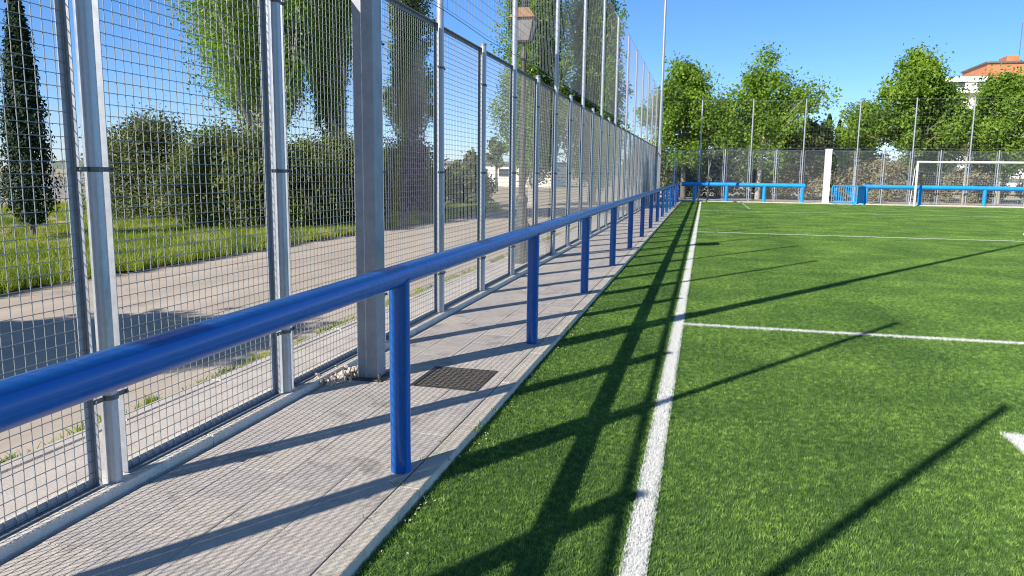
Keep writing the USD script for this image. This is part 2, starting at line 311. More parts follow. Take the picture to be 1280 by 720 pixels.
for x0, x1, y0, y1 in white:
    nx, ny = max(1, round((x1 - x0) / .11)), max(1, round((y1 - y0) / .11))
    if x1 - x0 > y1 - y0: sx, sy = .44, .11
    else: sx, sy = .11, .44
    nx, ny = max(1, round((x1 - x0) / sx)), max(1, round((y1 - y0) / sy)); dx, dy = (x1 - x0) / nx, (y1 - y0) / ny
    for i in range(nx):
        for j in range(ny):
            cx, cy = x0 + (i + .5) * dx, y0 + (j + .5) * dy
            if cy < 1.5 or cx - .5 > cy * .78 + .4: continue
            wp.append((cx, cy, .003, sx > sy)); ws.append((dx / sx, dy / sy, 1))
wp = np.array(wp); ws = np.array(ws); flip = wp[:, 3] > .5
ws[flip] = ws[flip][:, [1, 0, 2]]
scatter('white_line_grass', [blades(900, .114, .45, .011, .022, .0036, .6, 80 + s) for s in range(4)], 'line_blade', wp[:, :3], np.where(flip, np.pi / 2, 0), ws, r.integers(0, 4, len(wp)),
        label='white artificial turf blades of the pitch lines', category='pitch lines', kind='stuff')

db = np.random.default_rng(77); fl = []
for i in range(90):
    p = T.convex.convex_hull(db.normal(0, 1, (7, 3)) * [.007, .004, .002]); p.apply_transform(T.transformations.rotation_matrix(db.uniform(0, 6.28), [0, 0, 1]) @ T.transformations.rotation_matrix(db.normal(0, .5), [1, 0, 0]))
    p.apply_translation([KERB_X + .015 + abs(db.normal(0, .07)), 2.4 + db.random() ** 1.3 * 9, .017]); fl.append(p)
obj('leaf_litter', fl, 'kerb_concrete', label='pale dry bits of litter caught in the turf along the kerb', category='litter', kind='stuff')

# ------------------------------------------------------------------ side fence
ORD = ['first', 'second', 'third', 'fourth', 'fifth', 'sixth', 'seventh', 'eighth', 'ninth', 'tenth', 'eleventh', 'twelfth', 'thirteenth']
GAP, TOPZ = .085, 3.10
def place(m_, loc, rz):
    m_ = T.util.concatenate(m_) if isinstance(m_, list) else m_.copy()
    m_.apply_transform(T.transformations.rotation_matrix(rz, [0, 0, 1])); m_.apply_translation(loc); return m_
def mesh_panel(fence, w, loc, rz=0.0, step=.0535, wr=.0021, wire='wire_steel'):
    a, b, z0, z1, L, th = GAP, w - GAP, .112, TOPZ, .04, .004
    rail = lambda za, zb, zp0, zp1: [box(-.02, -.02 + th, a, b, za, zb), box(-.02 + th, .02, a, b, zp0, zp1)]
    ny, nz = round((b - a) / step), round((z1 - z0) / step)
    ysv, zsv = np.linspace(a + .012, b - .012, ny), np.linspace(z0 + .012, z1 - .012, nz)
    segs = [((-.0105, y, z0 + .006), (-.0105, y, z1 - .006)) for y in ysv]
    segh = [((-.0135, a + .006, z), (-.0135, b - .006, z)) for z in zsv]
    t = obj('mesh_panel', place(wires(segs + segh, wr), loc, rz), wire, fence)
    obj('top_rail', place(rail(z1 - L, z1, z1 - th, z1), loc, rz), 'galvanized_dull', t)
    obj('bottom_rail', place(rail(z0, z0 + L, z0, z0 + th), loc, rz), 'galvanized_dull', t)
    for ya, yb, yp0, yp1 in ((a, a + L, a, a + th), (b - L, b, b - th, b)):
        obj('frame_upright', place([box(-.0205, -.0205 + th, ya, yb, z0 + L, z1 - L), box(-.02 + th, .0195, yp0, yp1, z0 + th, z1 - th)], loc, rz), 'frame_steel', t)
def fence_post(fence, h, loc, rz=0.0, r=.038):
    t = obj('post', place(tube([(0, 0, .05), (0, 0, h)], r, 20), loc, rz), 'galvanized', fence, smooth=40)
    obj('cap', place(lathe([(0, h + .022), (r * .6, h + .016), (r + .003, h + .002), (r + .003, h - .02), (r + .0005, h - .02)], 18), loc, rz), 'galvanized_dull', t, smooth=40)
    for z in (.527, 1.60, 2.67):
        ang = np.linspace(-np.pi / 2, np.pi / 2, 9); R = r + .002
        pts = [(.010, -.112), (.010, -.05)] + [(R * math.cos(q), R * math.sin(q)) for q in ang] + [(.010, .05), (.010, .112)]
        v, f = [], []
        for (x, y) in pts:
            for dx, z_ in ((0, z - .011), (0, z + .011), (.004, z + .011), (.004, z - .011)): v.append((x + dx, y, z_))
        for i in range(len(pts) - 1):
            for j in range(4):
                q = [4 * i + j, 4 * i + (j + 1) % 4, 4 * i + 4 + (j + 1) % 4, 4 * i + 4 + j]; f += [(q[0], q[1], q[2]), (q[0], q[2], q[3])]
        c = T.Trimesh(np.array(v), np.array(f), process=False); c.fix_normals()
        bolts = [T.creation.cylinder(.007, .014, sections=6, transform=T.transformations.translation_matrix([.018, s * .098, z]) @ T.transformations.rotation_matrix(np.pi / 2, [0, 1, 0])) for s in (-1, 1)]
        obj('clamp', place([c] + bolts, loc, rz), 'clamp_steel', t)
joint = lambda k: Y0 + k * BAY
NET_H = 6.2
side = thing('wire_fence', 'tall galvanized wire mesh fence on steel posts running along the left of the paved path', 'fence')
for k in range(-4, NBAY): mesh_panel(side, BAY, (FENCE_X - .012, joint(k), 0))
for k in range(-4, NBAY + 1): fence_post(side, NET_H if k % 2 else 3.16, (FENCE_X, joint(k), 0))
# ball net above the fence
def ball_net(label, p0, p1, z0, z1, step, r, posts):
    t = thing('ball_net', label, 'ball net'); p0, p1 = np.array(p0, float), np.array(p1, float); Ln = np.linalg.norm(p1 - p0); d = (p1 - p0) / Ln; segs = []
    P = lambda s, z: (p0[0] + d[0] * s, p0[1] + d[1] * s, z)
    sag = lambda s: .03 * math.sin(s / 3.23 * math.pi) ** 2
    for s in np.arange(0, Ln, step): segs.append((P(s, z0 + .03), P(s, z1 - sag(s))))
    ss = np.arange(0, Ln + .8, .8)
    for z in np.arange(z0 + .03, z1 - .03, step):
        for a, b in zip(ss[:-1], ss[1:]): segs.append((P(a, z - sag(a) * .6), P(b, z - sag(b) * .6)))
    obj('netting', wires(segs, r), 'net_cord', t)
    for n, z, rr in (('top_cable', z1, .0045), ('bottom_cable', z0, .004)):
        obj(n, tube([P(s, z - sag(s)) for s in ss], rr, 6), 'net_cord', t)
    return t
ball_net('fine grey ball net strung between the tall posts above the side fence', (FENCE_X + .045, joint(-3)), (FENCE_X + .045, joint(NBAY)), 3.24, NET_H - .03, .12, .0019, None)

# ------------------------------------------------------------------ floodlight masts
def flood_mast(label, loc, s=.158, dome_h=3.0):
    t = thing('floodlight_mast', label, 'floodlight mast', loc)
    h = s / 2
    obj('base_plate', slab(-h - .07, h + .05, -h - .05, h + .05, .06, .075, .003), 'cast_iron', t)
    col = box(-h, h, -h, h, .075, dome_h)
    obj('column', col, 'mast_steel', t)
    obj('collar', slab(-h - .012, h + .012, -h - .012, h + .012, dome_h, dome_h + .02, .004), 'mast_steel', t)
    obj('pole', tube([(0, 0, dome_h + .02), (0, 0, 9), (0, 0, 13.6)], [.085, .07, .052], 16), 'galvanized', t, smooth=40)
    obj('crossarm', box(-.05, 1.95, -.04, .04, 13.28, 13.36), 'galvanized', t)
    for i in range(3):
        x = .2 + i * .75
        b = box(x - .27, x + .27, -.05, .16, 12.88, 13.27); b.apply_transform(T.transformations.rotation_matrix(-.5, [0, 1, 0], [x, 0, 13.27]))
        obj('floodlight', b, 'galvanized_dull', t)
    for sx, sy in ((1, 1), (1, -1), (-1, 1), (-1, -1)):
        obj('anchor_bolt', T.creation.cylinder(.012, .05, sections=8, transform=T.transformations.translation_matrix([sx * (h + .03), sy * (h + .03), .095])), 'cast_iron', t)
    return t
mast = flood_mast('thick square steel floodlight mast standing on the path beside the near fence', (-2.388, 5.27, 0))
copy(mast, 'tall distant floodlight mast rising clear above the far end of the side fence', (-2.36, 41.0, 0))
# broken mortar and rubble at the near mast
rb = []
for i in range(46):
    s = T.creation.icosphere(1, 1.0); s.vertices *= rng.uniform(.6, 1.3, s.vertices.shape[0])[:, None] * rng.uniform(.008, .028) * np.array([1.2, 1, .7])
    s.apply_transform(T.transformations.random_rotation_matrix(rng.random(3))); s.apply_translation([-2.60 + rng.normal(0, .055), 5.16 + rng.normal(0, .13), PATH_Z + .008 + max(0, rng.normal(.01, .014))]); rb.append(s)
obj('mortar_rubble', rb, 'rubble', label='small heap of broken pale mortar beside the foot of the square mast', category='rubble', kind='stuff')

# ------------------------------------------------------------------ blue guard rails
def rail_post(t, x, y, z0, zt, r, mat): obj('post', tube([(x, y, z0), (x, y, zt)], r, 20), mat, t, smooth=40)
gr = thing('guard_rail', 'long blue tubular guard rail on round posts running along the paved path', 'guard rail', (-1.475, 0, 0))
RZ, RR = 1.09, .0555
rails = np.arange(-3, FAR_Y - .3, 1.6)
obj('rail', tube([(0, y, RZ) for y in rails] + [(0, FAR_Y - .35, RZ)], RR, 24), 'blue_paint', gr, smooth=40)
ROT0 = 0
for n in range(-2, 15):
    y = 3.60 + 3.17 * n
    if y < FAR_Y - .3: rail_post(gr, 0, y, .05, RZ - .02, .0525, 'blue_paint')
for n in range(-2, 15):
    y = 3.60 + 3.17 * n
    if y < FAR_Y - .3:
        a = np.linspace(0, 2 * np.pi, 25); pts = np.stack([.0535 * np.cos(a), y + .0535 * np.sin(a), RZ - np.sqrt(np.maximum(RR ** 2 - (.0535 * np.cos(a)) ** 2, 0)) - .001], 1)
        obj('weld_bead', tube(pts, .0045, 6, False), 'blue_paint', gr, smooth=40)
def cross_rail(label, x0, x1, posts, y):
    t = thing('cross_rail', label, 'guard rail', (x0, y, 0))
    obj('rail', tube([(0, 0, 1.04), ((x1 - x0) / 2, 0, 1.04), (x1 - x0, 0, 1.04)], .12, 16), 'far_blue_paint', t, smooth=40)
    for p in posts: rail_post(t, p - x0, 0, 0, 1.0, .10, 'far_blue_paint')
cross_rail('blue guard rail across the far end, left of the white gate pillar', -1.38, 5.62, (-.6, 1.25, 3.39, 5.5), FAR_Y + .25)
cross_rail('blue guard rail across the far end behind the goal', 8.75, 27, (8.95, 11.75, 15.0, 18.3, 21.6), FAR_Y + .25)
obj('end_kerb', slab(KERB_X - 4, 46, FAR_Y + .01, FAR_Y + .13, -.12, .07, .01), 'kerb_concrete', kind='structure')
obj('end_path', box(KERB_X - 4, 46, FAR_Y + .135, FAR_Y + 2.2, -.13, .055), 'sidewalk_concrete', kind='structure')

# ------------------------------------------------------------------ far fence, gate pillar, barriers, goal, ball
FY = FAR_Y + 1.75
FB = 1.49
fx0 = -.38 - 2 * FB
endf = thing('wire_fence', 'wire mesh fence with tall net posts across the far end of the pitch', 'fence')
for i in range(20): mesh_panel(endf, FB, (fx0 + i * FB, FY + .012, .02), -math.pi / 2, wr=.0021, wire='galvanized')
for i in range(1, 21): fence_post(endf, 3.16 if i % 2 else 6.1, (fx0 + i * FB, FY, 0), -math.pi / 2, .04)
ball_net('fine grey ball net above the fence at the far end of the pitch', (fx0, FY - .05), (fx0 + 20 * FB, FY - .05), 3.24, 6.05, .2, .0012, None)
gp = thing('gate_pillar', 'white square gate pillar in the far fence beside the blue barriers', 'pillar', (6.93, FY - .45, 0))
obj('shaft', slab(-.17, .17, -.17, .17, .05, 3.12, .02), 'white_paint', gp); obj('cap', slab(-.185, .185, -.185, .185, 3.12, 3.18, .02), 'white_paint', gp)
def barrier(label, loc, rz, w):
    t = thing('crowd_barrier', label, 'barrier', loc, rz); z0, z1, r = .14, 1.05, .032
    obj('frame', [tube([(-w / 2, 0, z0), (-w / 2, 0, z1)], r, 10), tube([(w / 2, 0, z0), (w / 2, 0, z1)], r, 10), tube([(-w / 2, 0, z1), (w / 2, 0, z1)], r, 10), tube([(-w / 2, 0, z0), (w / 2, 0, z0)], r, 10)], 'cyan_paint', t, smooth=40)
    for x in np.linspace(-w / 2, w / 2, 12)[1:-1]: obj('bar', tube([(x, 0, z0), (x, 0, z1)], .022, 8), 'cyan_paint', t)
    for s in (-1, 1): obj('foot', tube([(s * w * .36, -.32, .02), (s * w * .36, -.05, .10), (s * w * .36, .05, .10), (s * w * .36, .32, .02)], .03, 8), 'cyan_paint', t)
barrier('bright blue crowd barrier facing the pitch beside the white gate pillar', (7.75, FAR_Y - .05, .01), 0, 1.35)
barrier('bright blue crowd barrier turned sideways at the end of the guard rail', (8.62, FAR_Y - .25, .01), math.radians(62), 1.5)
gl = thing('football_goal', 'white full size football goal at the far end of the pitch', 'goal', (11.32, FAR_Y - .5, 0))
for x in (0, 7.32): obj('goal_post', tube([(x, 0, 0), (x, 0, 2.44)], .06, 16), 'white_paint', gl, smooth=40)
obj('crossbar', tube([(-.06, 0, 2.44), (7.38, 0, 2.44)], .06, 16), 'white_paint', gl, smooth=40)
for x in (0, 7.32): obj('net_stay', tube([(x, .0, 2.40), (x, .5, 2.1), (x, 1.0, .05)], .02, 8), 'white_paint', gl)
obj('ground_bar', tube([(0, 1.0, .05), (7.32, 1.0, .05)], .02, 8), 'white_paint', gl)
sg = []
for x in np.arange(0, 7.33, .12): sg += [((x, .02, 2.42), (x, .5, 2.1)), ((x, .5, 2.1), (x, 1.0, .05))]
for q in np.linspace(0, 1, 18): sg.append(((0, .5 + .5 * q, 2.1 - 2.05 * q), (7.32, .5 + .5 * q, 2.1 - 2.05 * q)))
obj('net', wires(sg, .0012), 'white_paint', gl)
bl = thing('football', 'white football lying on the turf at the right edge of the picture', 'ball', (8.44, 23.3, .135))
obj('ball', T.creation.icosphere(3, .11), 'ball_white', bl, smooth=60)
ic = T.creation.icosphere(0, 1.0)
pt = []
for v in ic.vertices:
    c = T.creation.cylinder(.034, .004, sections=5); c.apply_transform(T.geometry.align_vectors([0, 0, 1], v)); c.apply_translation(v * .1075); pt.append(c)
obj('panels', pt, 'slate_trim', bl)

# ------------------------------------------------------------------ street lamp behind the fence
sl = thing('street_lamp', 'old style street lamp with square lantern and copper roof behind the fence', 'street lamp', (-3.12, 13.3, 0))
obj('base', lathe([(0, 0), (.17, 0), (.17, .10), (.14, .14), (.125, .55), (.15, .60), (.15, .68), (.11, .74), (.085, 1.05), (.105, 1.10), (.105, 1.16), (.07, 1.22), (0, 1.22)], 20), 'lamp_iron', sl, smooth=30)
obj('pole', lathe([(0, 1.2), (.062, 1.2), (.055, 2.2), (.07, 2.24), (.07, 2.30), (.05, 2.34), (.042, 3.5), (.07, 3.54), (.07, 3.60), (.035, 3.66), (.03, 3.80), (0, 3.80)], 16), 'lamp_iron', sl, smooth=30)
def frustum(a, b, z0, z1):
    v = [(sx * a, sy * a, z0) for sx, sy in ((-1, -1), (1, -1), (1, 1), (-1, 1))] + [(sx * b, sy * b, z1) for sx, sy in ((-1, -1), (1, -1), (1, 1), (-1, 1))]
    return T.convex.convex_hull(np.array(v))
ZL = 3.80
lantern = obj('lantern_frame', [frustum(.105, .115, ZL, ZL + .03), frustum(.205, .21, ZL + .36, ZL + .39)] + [tube([(sx * .108, sy * .108, ZL + .02), (sx * .2, sy * .2, ZL + .37)], .014, 6) for sx in (-1, 1) for sy in (-1, 1)], 'lamp_iron', sl)
for q in range(4):
    p = np.array([(-.098, -.104, ZL + .03), (.098, -.104, ZL + .03), (.188, -.192, ZL + .36), (-.188, -.192, ZL + .36)]); p2 = p + [0, .005, 0]
    pn = T.convex.convex_hull(np.vstack([p, p2])); pn.apply_transform(T.transformations.rotation_matrix(q * np.pi / 2, [0, 0, 1])); obj('pane', pn, 'lamp_glass', lantern)
rf = obj('roof', [frustum(.225, .09, ZL + .39, ZL + .57)], 'lamp_copper', sl)
obj('finial', lathe([(0, ZL + .57), (.08, ZL + .57), (.09, ZL + .60), (.05, ZL + .63), (.06, ZL + .67), (.02, ZL + .71), (0, ZL + .76)], 12), 'lamp_iron', rf, smooth=30)

# ------------------------------------------------------------------ foliage
def leaf_mesh(c, out, size, r, flat=.5, droop=0.0):
    """one folded leaf card of four points per centre; out = preferred facing"""
    n = len(c); nrm = r.normal(size=(n, 3)) + out * flat * 2 + [0, 0, .5]; nrm /= np.linalg.norm(nrm, axis=1, keepdims=True)
    t = r.normal(size=(n, 3)) + [0, 0, -droop]; t -= (t * nrm).sum(1, keepdims=True) * nrm; t /= np.linalg.norm(t, axis=1, keepdims=True); b = np.cross(nrm, t)
    s = (size * r.uniform(.6, 1.3, n))[:, None]; fold = nrm * s * .12
    v = np.stack([c - t * s * .55, c + b * s * .36 + fold, c + t * s * .6, c - b * s * .36 + fold], 1).reshape(-1, 3)
    k = np.arange(n)[:, None] * 4
    return T.Trimesh(v, np.concatenate([k + [0, 1, 2], k + [0, 2, 3]], 0), process=False)
def clump_points(centers, radii, per, r, shell=.55):
    C, O = [], []
    for c, R in zip(centers, radii):
        d = r.normal(size=(per, 3)); d /= np.linalg.norm(d, axis=1, keepdims=True); q = (shell + (1 - shell) * r.random(per)) ** 1.0 * (1 + .25 * r.normal(size=per))
        C.append(c + d * (R * q[:, None])); O.append(d)
    return np.vstack(C), np.vstack(O)
def limb(p0, p1, r0, r1, r, n=5, wob=.08):
    p0, p1 = np.array(p0, float), np.array(p1, float); L = np.linalg.norm(p1 - p0); s = np.linspace(0, 1, n)[:, None]
    pts = p0 + (p1 - p0) * s; pts[1:-1] += r.normal(0, wob * L / n * 1.5, (n - 2, 3)); return tube(pts, np.linspace(r0, r1, n), 7, False), pts
def tree(name, label, cat, loc, h, base, rad, nclump, per, leaf, mat, seed, bark='bark', group=None, trunk_r=.16, lean=(0, 0), clr=.62, top=1.0, squash=1.0):
    r = np.random.default_rng(seed); t = thing(name, label, cat, loc, 0, group); H = h - base
    P = [(0, 0, -.3), (lean[0] * .3, lean[1] * .3, base * .5), (lean[0], lean[1], base + H * .25), (lean[0] * 1.1, lean[1] * 1.1, base + H * .7)]
    wood = [tube(P, [trunk_r, trunk_r * .8, trunk_r * .55, trunk_r * .15], 9, False)]
    ce, rr = [], []
    while len(ce) < nclump:
        d = r.normal(size=3); d /= np.linalg.norm(d); q = r.random() ** .5 * r.uniform(.8, 1.14)
        p = d * q; z = (p[2] + 1) / 2
        width = (math.sin(math.pi * min(1, .18 + z * .82)) ** .6) * (1 - .35 * z * top) * (1 + .28 * math.sin(3 * math.atan2(p[1], p[0]) + 5 * z + seed))
        p = np.array([p[0] * rad * width * 1.15, p[1] * rad * width * 1.15 * squash, base + H * z])
        p[:2] += lean; ce.append(p); rr.append(clr * rad * .36 * r.uniform(.45, 1.35))
    ce, rr = np.array(ce), np.array(rr)
    order = np.argsort(-np.linalg.norm(ce[:, :2], axis=1))[:14]
    for i in order:
        a = np.array(P[2]) * r.uniform(.7, 1.05); wood.append(limb(a, ce[i], trunk_r * .35, .015, r)[0])
    obj('trunk', wood, bark, t, smooth=40)
    C, O = clump_points(ce, rr, per, r)
    sp = r.random(len(C)) < .16                              # stray sprigs that break the outline
    C[sp] += O[sp] * rr.mean() * r.uniform(.2, 1.0, sp.sum())[:, None]
    obj('crown', leaf_mesh(C, O, np.full(len(C), leaf), r, .45), mat, t)
    return t
def poplar(label, loc, h, low, rad, nbr, per, leaf, mat, seed, trunk_r=.2, arch=1.0):
    """ascending branches clothed in small leaves"""
    r = np.random.default_rng(seed); t = thing('poplar_tree', label, 'tree', loc)
    tp = [(0, 0, -.3), (.08, .05, h * .3), (-.05, .1, h * .65), (0, 0, h * .97)]
    wood = [tube(tp, [trunk_r, trunk_r * .75, trunk_r * .4, .03], 10, False)]; C, O = [], []
    for i in range(nbr):
        u = (i + r.random()) / nbr; z0 = low * .45 + (h * .8 - low * .45) * u ** 1.15; a = r.uniform(0, 2 * np.pi); reach = rad * (1 - .55 * u) * r.uniform(.55, 1.1); rise = r.uniform(.22, .42) * h * (1 - .5 * u)
        s = np.linspace(0, 1, 8); out = reach * s ** .7
        pts = np.stack([np.cos(a) * out, np.sin(a) * out, z0 + rise * s ** 1.35], 1); pts[1:] += r.normal(0, .07, (7, 3)); pts[:, 2] = np.minimum(pts[:, 2], h)
        wood.append(tube(pts, np.linspace(trunk_r * .32 * (1 - .5 * u), .012, 8), 6, False))
        n = int(per * r.uniform(.6, 1.3)); q = r.random(n) ** .8 * .95 + .1; qi = np.clip(q * 7, 0, 6.99); k = qi.astype(int); fr = (qi - k)[:, None]
        c = pts[k] * (1 - fr) + pts[k + 1] * fr
        d = r.normal(size=(n, 3)); d /= np.linalg.norm(d, axis=1, keepdims=True)
        tw = r.integers(0, 9, n); off = r.normal(0, .30 * rad * .5, (9, 3)); c = c + off[tw] * .8 + d * (r.random(n)[:, None] ** .6) * .26 * rad * .75
        c[:, 2] -= .15 * np.abs(r.normal(size=n)) * arch
        keep = c[:, 2] > low - .5 * r.random(n) + .4 * np.sin(a * 3); C.append(c[keep]); O.append(d[keep])
    obj('trunk', wood, 'pale_bark', t, smooth=40)
    C, O = np.vstack(C), np.vstack(O)
    obj('crown', leaf_mesh(C, O, np.full(len(C), leaf), r, .35, .6), mat, t); return t
def cypress(label, loc, h, rad, n, leaf, seed, group=None):
    r = np.random.default_rng(seed); t = thing('cypress_tree', label, 'tree', loc, 0, group)
    obj('trunk', tube([(0, 0, -.2), (0, 0, h * .5), (0, 0, h * .95)], [rad * .11, rad * .07, .01], 8, False), 'bark', t)
    z = r.random(n) ** .85; a = r.uniform(0, 2 * np.pi, n); prof = rad * np.clip(np.minimum(z / .10, 1), .25, 1) ** .6 * (1 - z) ** .62 * (1.05 + .18 * np.sin(a * 5 + z * 21) + .14 * np.sin(a * 3 - z * 37))
    q = (r.random(n) ** .4) * prof * r.uniform(.9, 1.12, n); C = np.stack([np.cos(a) * q, np.sin(a) * q, .36 + z * (h - .36)], 1); C[:, :2] += .04 * r.normal(size=(n, 2))
    O = np.stack([np.cos(a), np.sin(a), .3 + 0 * a], 1); m_ = leaf_mesh(C, O, np.full(n, leaf), r, .7, -2.2)
    obj('crown', m_, 'cypress_leaf', t); return t
def bush(label, loc, w, d, h, nclump, per, leaf, mat, seed, group=None, low=.12):
    r = np.random.default_rng(seed); t = thing('bush', label, 'bush', loc, 0, group)
    ce, rr, st = [], [], []
    for i in range(nclump):
        a = r.uniform(0, 2 * np.pi); q = r.random() ** .55; z = low + (1 - low) * r.random() ** .8
        k = math.sqrt(max(0.05, 1 - z * z * .75)); R = r.uniform(.16, .30) * min(w, d, h * 1.1)
        ce.append(np.array([np.cos(a) * q * w * k * .5, np.sin(a) * q * d * k * .5, z * h - R * .45])); rr.append(R)
    ce = np.array(ce)
    for i in range(min(7, nclump)): st.append(limb((r.normal(0, .08 * w), r.normal(0, .08 * d), -.15), ce[i], .035, .01, r)[0])
    obj('stems', st, 'bark', t)
    C, O = clump_points(ce, rr, per, r, .5); sp = r.random(len(C)) < .08; C[sp] += O[sp] * r.uniform(.1, .3, sp.sum())[:, None] + [0, 0, .05]
    C[:, 2] = np.maximum(C[:, 2], -.08)
    obj('foliage', leaf_mesh(C, O, np.full(len(C), leaf), r, .4), mat, t); return t

# left side: verge, cypress, bushes, poplars
obj('verge', grid(-60, -9.02, -20, 70, 60, 80, lambda x, y: -.06 + .10 * np.clip((-9.02 - x) / 4, 0, 1) * (.7 + .6 * meshkit.fbm(np.stack([x * .3, y * .3, 0 * x], 1)))), 'dry_ground', kind='structure')
r = np.random.default_rng(21); n = 3400
vx_, vy_ = -9.05 - r.random(n) ** 1.6 * 17, r.uniform(5, 34, n)
scatter('verge_grass', [blades(260, .55, .55, .06, .22, .011, .6, 120 + s) for s in range(4)], 'verge_grass', np.stack([vx_, vy_, -.02 + 0 * vx_], 1), r.uniform(0, 6.28, n), np.repeat(r.uniform(.6, 1.25, n)[:, None], 3, 1), r.integers(0, 4, n),
        label='yellow green unmown grass of the verge beyond the road', category='grass', kind='stuff')
n = 300; y_ = r.uniform(1, 26, n)
scatter('roadside_weeds', [blades(70, .16, .12, .02, .09, .008, .8, 150 + s) for s in range(3)], 'verge_grass', np.stack([-3.66 - np.abs(r.normal(0, .05, n)), y_, -.06 + 0 * y_], 1), r.uniform(0, 6.28, n), np.repeat(r.uniform(.5, 1.2, n)[:, None], 3, 1), r.integers(0, 3, n),
        label='dry weeds growing along the roadside kerb', category='weeds', kind='stuff')
n = 46; y_ = np.concatenate([r.uniform(3, 12, 30), r.normal(4.4, .5, 16)])
scatter('joint_weeds', [blades(16, .035, .05, .008, .035, .005, .9, 170 + s) for s in range(3)], 'verge_grass', np.stack([np.where(r.random(n) < .6, -1.409, -1.288) + r.normal(0, .004, n), y_, np.where(r.random(n) < 2, .045, 0)], 1), r.uniform(0, 6.28, n), np.repeat(r.uniform(.5, 1.2, n)[:, None], 3, 1), r.integers(0, 3, n),
        label='tiny weeds sprouting from the joint behind the kerb', category='weeds', kind='stuff')
cypress('narrow dark green cypress behind the fence at the left picture edge', (-14.4, 14.0, 0), 5.15, .54, 17000, .075, 31)
bush('dense mid green bush in front of the gap between cypress and poplar', (-17.2, 21.0, 0), 3.6, 3.0, 3.1, 50, 520, .09, 'olive_leaf', 41)
bush('low olive green bush at the middle of the verge', (-14.2, 20.0, 0), 3.4, 2.6, 2.2, 36, 480, .085, 'olive_leaf', 42)
bush('large rounded yellow green bush under the big poplar', (-11.9, 18.2, 0), 3.6, 2.8, 2.5, 56, 600, .08, 'laurel_leaf', 43)
bush('very dark bush at the road edge left of the square mast', (-10.9, 19.0, 0), 2.6, 2.6, 2.3, 44, 560, .08, 'laurel_leaf', 44)
bush('dark green bush seen just left of the square mast', (-10.7, 22.0, 0), 2.8, 3.0, 2.6, 42, 520, .085, 'laurel_leaf', 45)
bush('dark hedge bush seen just right of the square mast', (-10.8, 27.0, 0), 3.0, 4.2, 2.7, 44, 480, .09, 'laurel_leaf', 46)
bush('low trimmed hedge by the road under the pale building', (-11.6, 36.0, 0), 3.6, 7.0, 1.6, 44, 260, .14, 'olive_leaf', 47)
bush('clipped dark bush standing in the distance beside the road', (-10.4, 35.0, 0), 1.0, 1.2, 2.0, 22, 220, .12, 'laurel_leaf', 48)
poplar('big pale green poplar with hanging foliage behind the second fence panel', (-13.2, 21.5, 0), 15.0, 3.4, 2.6, 74, 2000, .085, 'poplar_leaf', 51, .24)
poplar('slender poplar whose bright leaves show just left of the square mast', (-11.9, 24.0, 0), 14.0, 3.5, 1.0, 46, 1500, .085, 'poplar_leaf', 52, .2)
poplar('grey green poplar with a forked crown seen just right of the square mast', (-11.2, 28.5, 0), 9.2, 3.4, 1.15, 36, 900, .09, 'poplar_leaf_grey', 53, .18)
poplar('tall poplar rising behind the street lamp', (-8.6, 39.0, 0), 15.0, 1.6, 2.0, 60, 1500, .12, 'poplar_leaf', 54, .26)
poplar('bushy grey green poplar behind the ball net right of the lamp', (-5.9, 41.5, 0), 12.0, 1.4, 1.9, 56, 1400, .12, 'poplar_leaf', 55, .24)
tree('small_tree', 'small light green tree far beyond the road under the clear sky', 'tree', (-16.2, 60, 0), 4.4, 1.2, 1.1, 20, 160, .2, 'poplar_leaf_grey', 61)
tree('roadside_tree', 'leafy tree outside the picture shading the road', 'tree', (-11.1, -2.7, 0), 8.1, 6.1, 1.45, 34, 320, .18, 'bright_leaf', 62)
# low pale building and wall far to the left
wb = thing('low_building', 'low pale industrial building far beyond the road on the left', 'building', (-30, 92, 0))
obj('wall', box(-14, 12, 0, 10, -.2, 2.6), 'pale_render', wb); obj('roof', box(-14.4, 12.4, -.4, 10.4, 2.6, 2.9), 'grey_wall', wb)
for i in range(8): obj('window', box(-12.5 + i * 3, -11 + i * 3, -.04, .1, 1.1, 2.0), 'dark_glass', wb)
gw = thing('boundary_wall', 'grey concrete boundary wall behind the cypress', 'wall', (-38, 33, 0))
obj('wall', box(-14, 14, 0, .25, -.2, 1.05), 'grey_wall', gw); obj('coping', box(-14.05, 14.05, -.04, .29, 1.05, 1.12), 'grey_wall', gw)
for i, (x, y, h, w) in enumerate([(-52, 60, 4.5, 4), (-44, 64, 3.8, 4.5), (-36, 66, 4.2, 4), (-29, 70, 3.6, 4.5), (-22, 72, 3.2, 4)]):
    tree('distant_tree', f'rounded dark tree, {ORD[i]} from the left in the distant row beyond the verge', 'tree', (x, y, 0), h, .6, w * .55, 16, 150, .3, 'olive_leaf', 70 + i, group='distant trees beyond the left verge')
for i, (x, y, h, w) in enumerate([(-6.5, 84, 5.5, 5), (-1.5, 82, 5.0, 6), (4.0, 84, 5.2, 6), (9.6, 86, 5.0, 6), (15, 88, 5.4, 6), (21, 88, 5.4, 6), (27, 88, 5.4, 6)]):
    tree('distant_tree', f'low olive tree, {ORD[i]} from the left in the hazy row beyond the far fence', 'tree', (x, y, 0), h, .4, w * .6, 26, 200, .26, 'olive_leaf', 400 + i, group='olive trees beyond the far fence')
hx = np.linspace(-500, 500, 121)
def ridge(y, h, amp, seed):
    top = h + amp * meshkit.fbm(np.stack([hx * .012, 0 * hx + seed, 0 * hx], 1)); v, f = [], []
    for x, z in zip(hx, top): v += [(x, y - 30, -1), (x, y, z), (x, y + 60, -1)]
    for i in range(len(hx) - 1):
        a = 3 * i
        for k in range(2): f += [(a + k, a + k + 3, a + k + 4), (a + k, a + k + 4, a + k + 1)]
    return T.Trimesh(np.array(v), np.array(f), process=False)
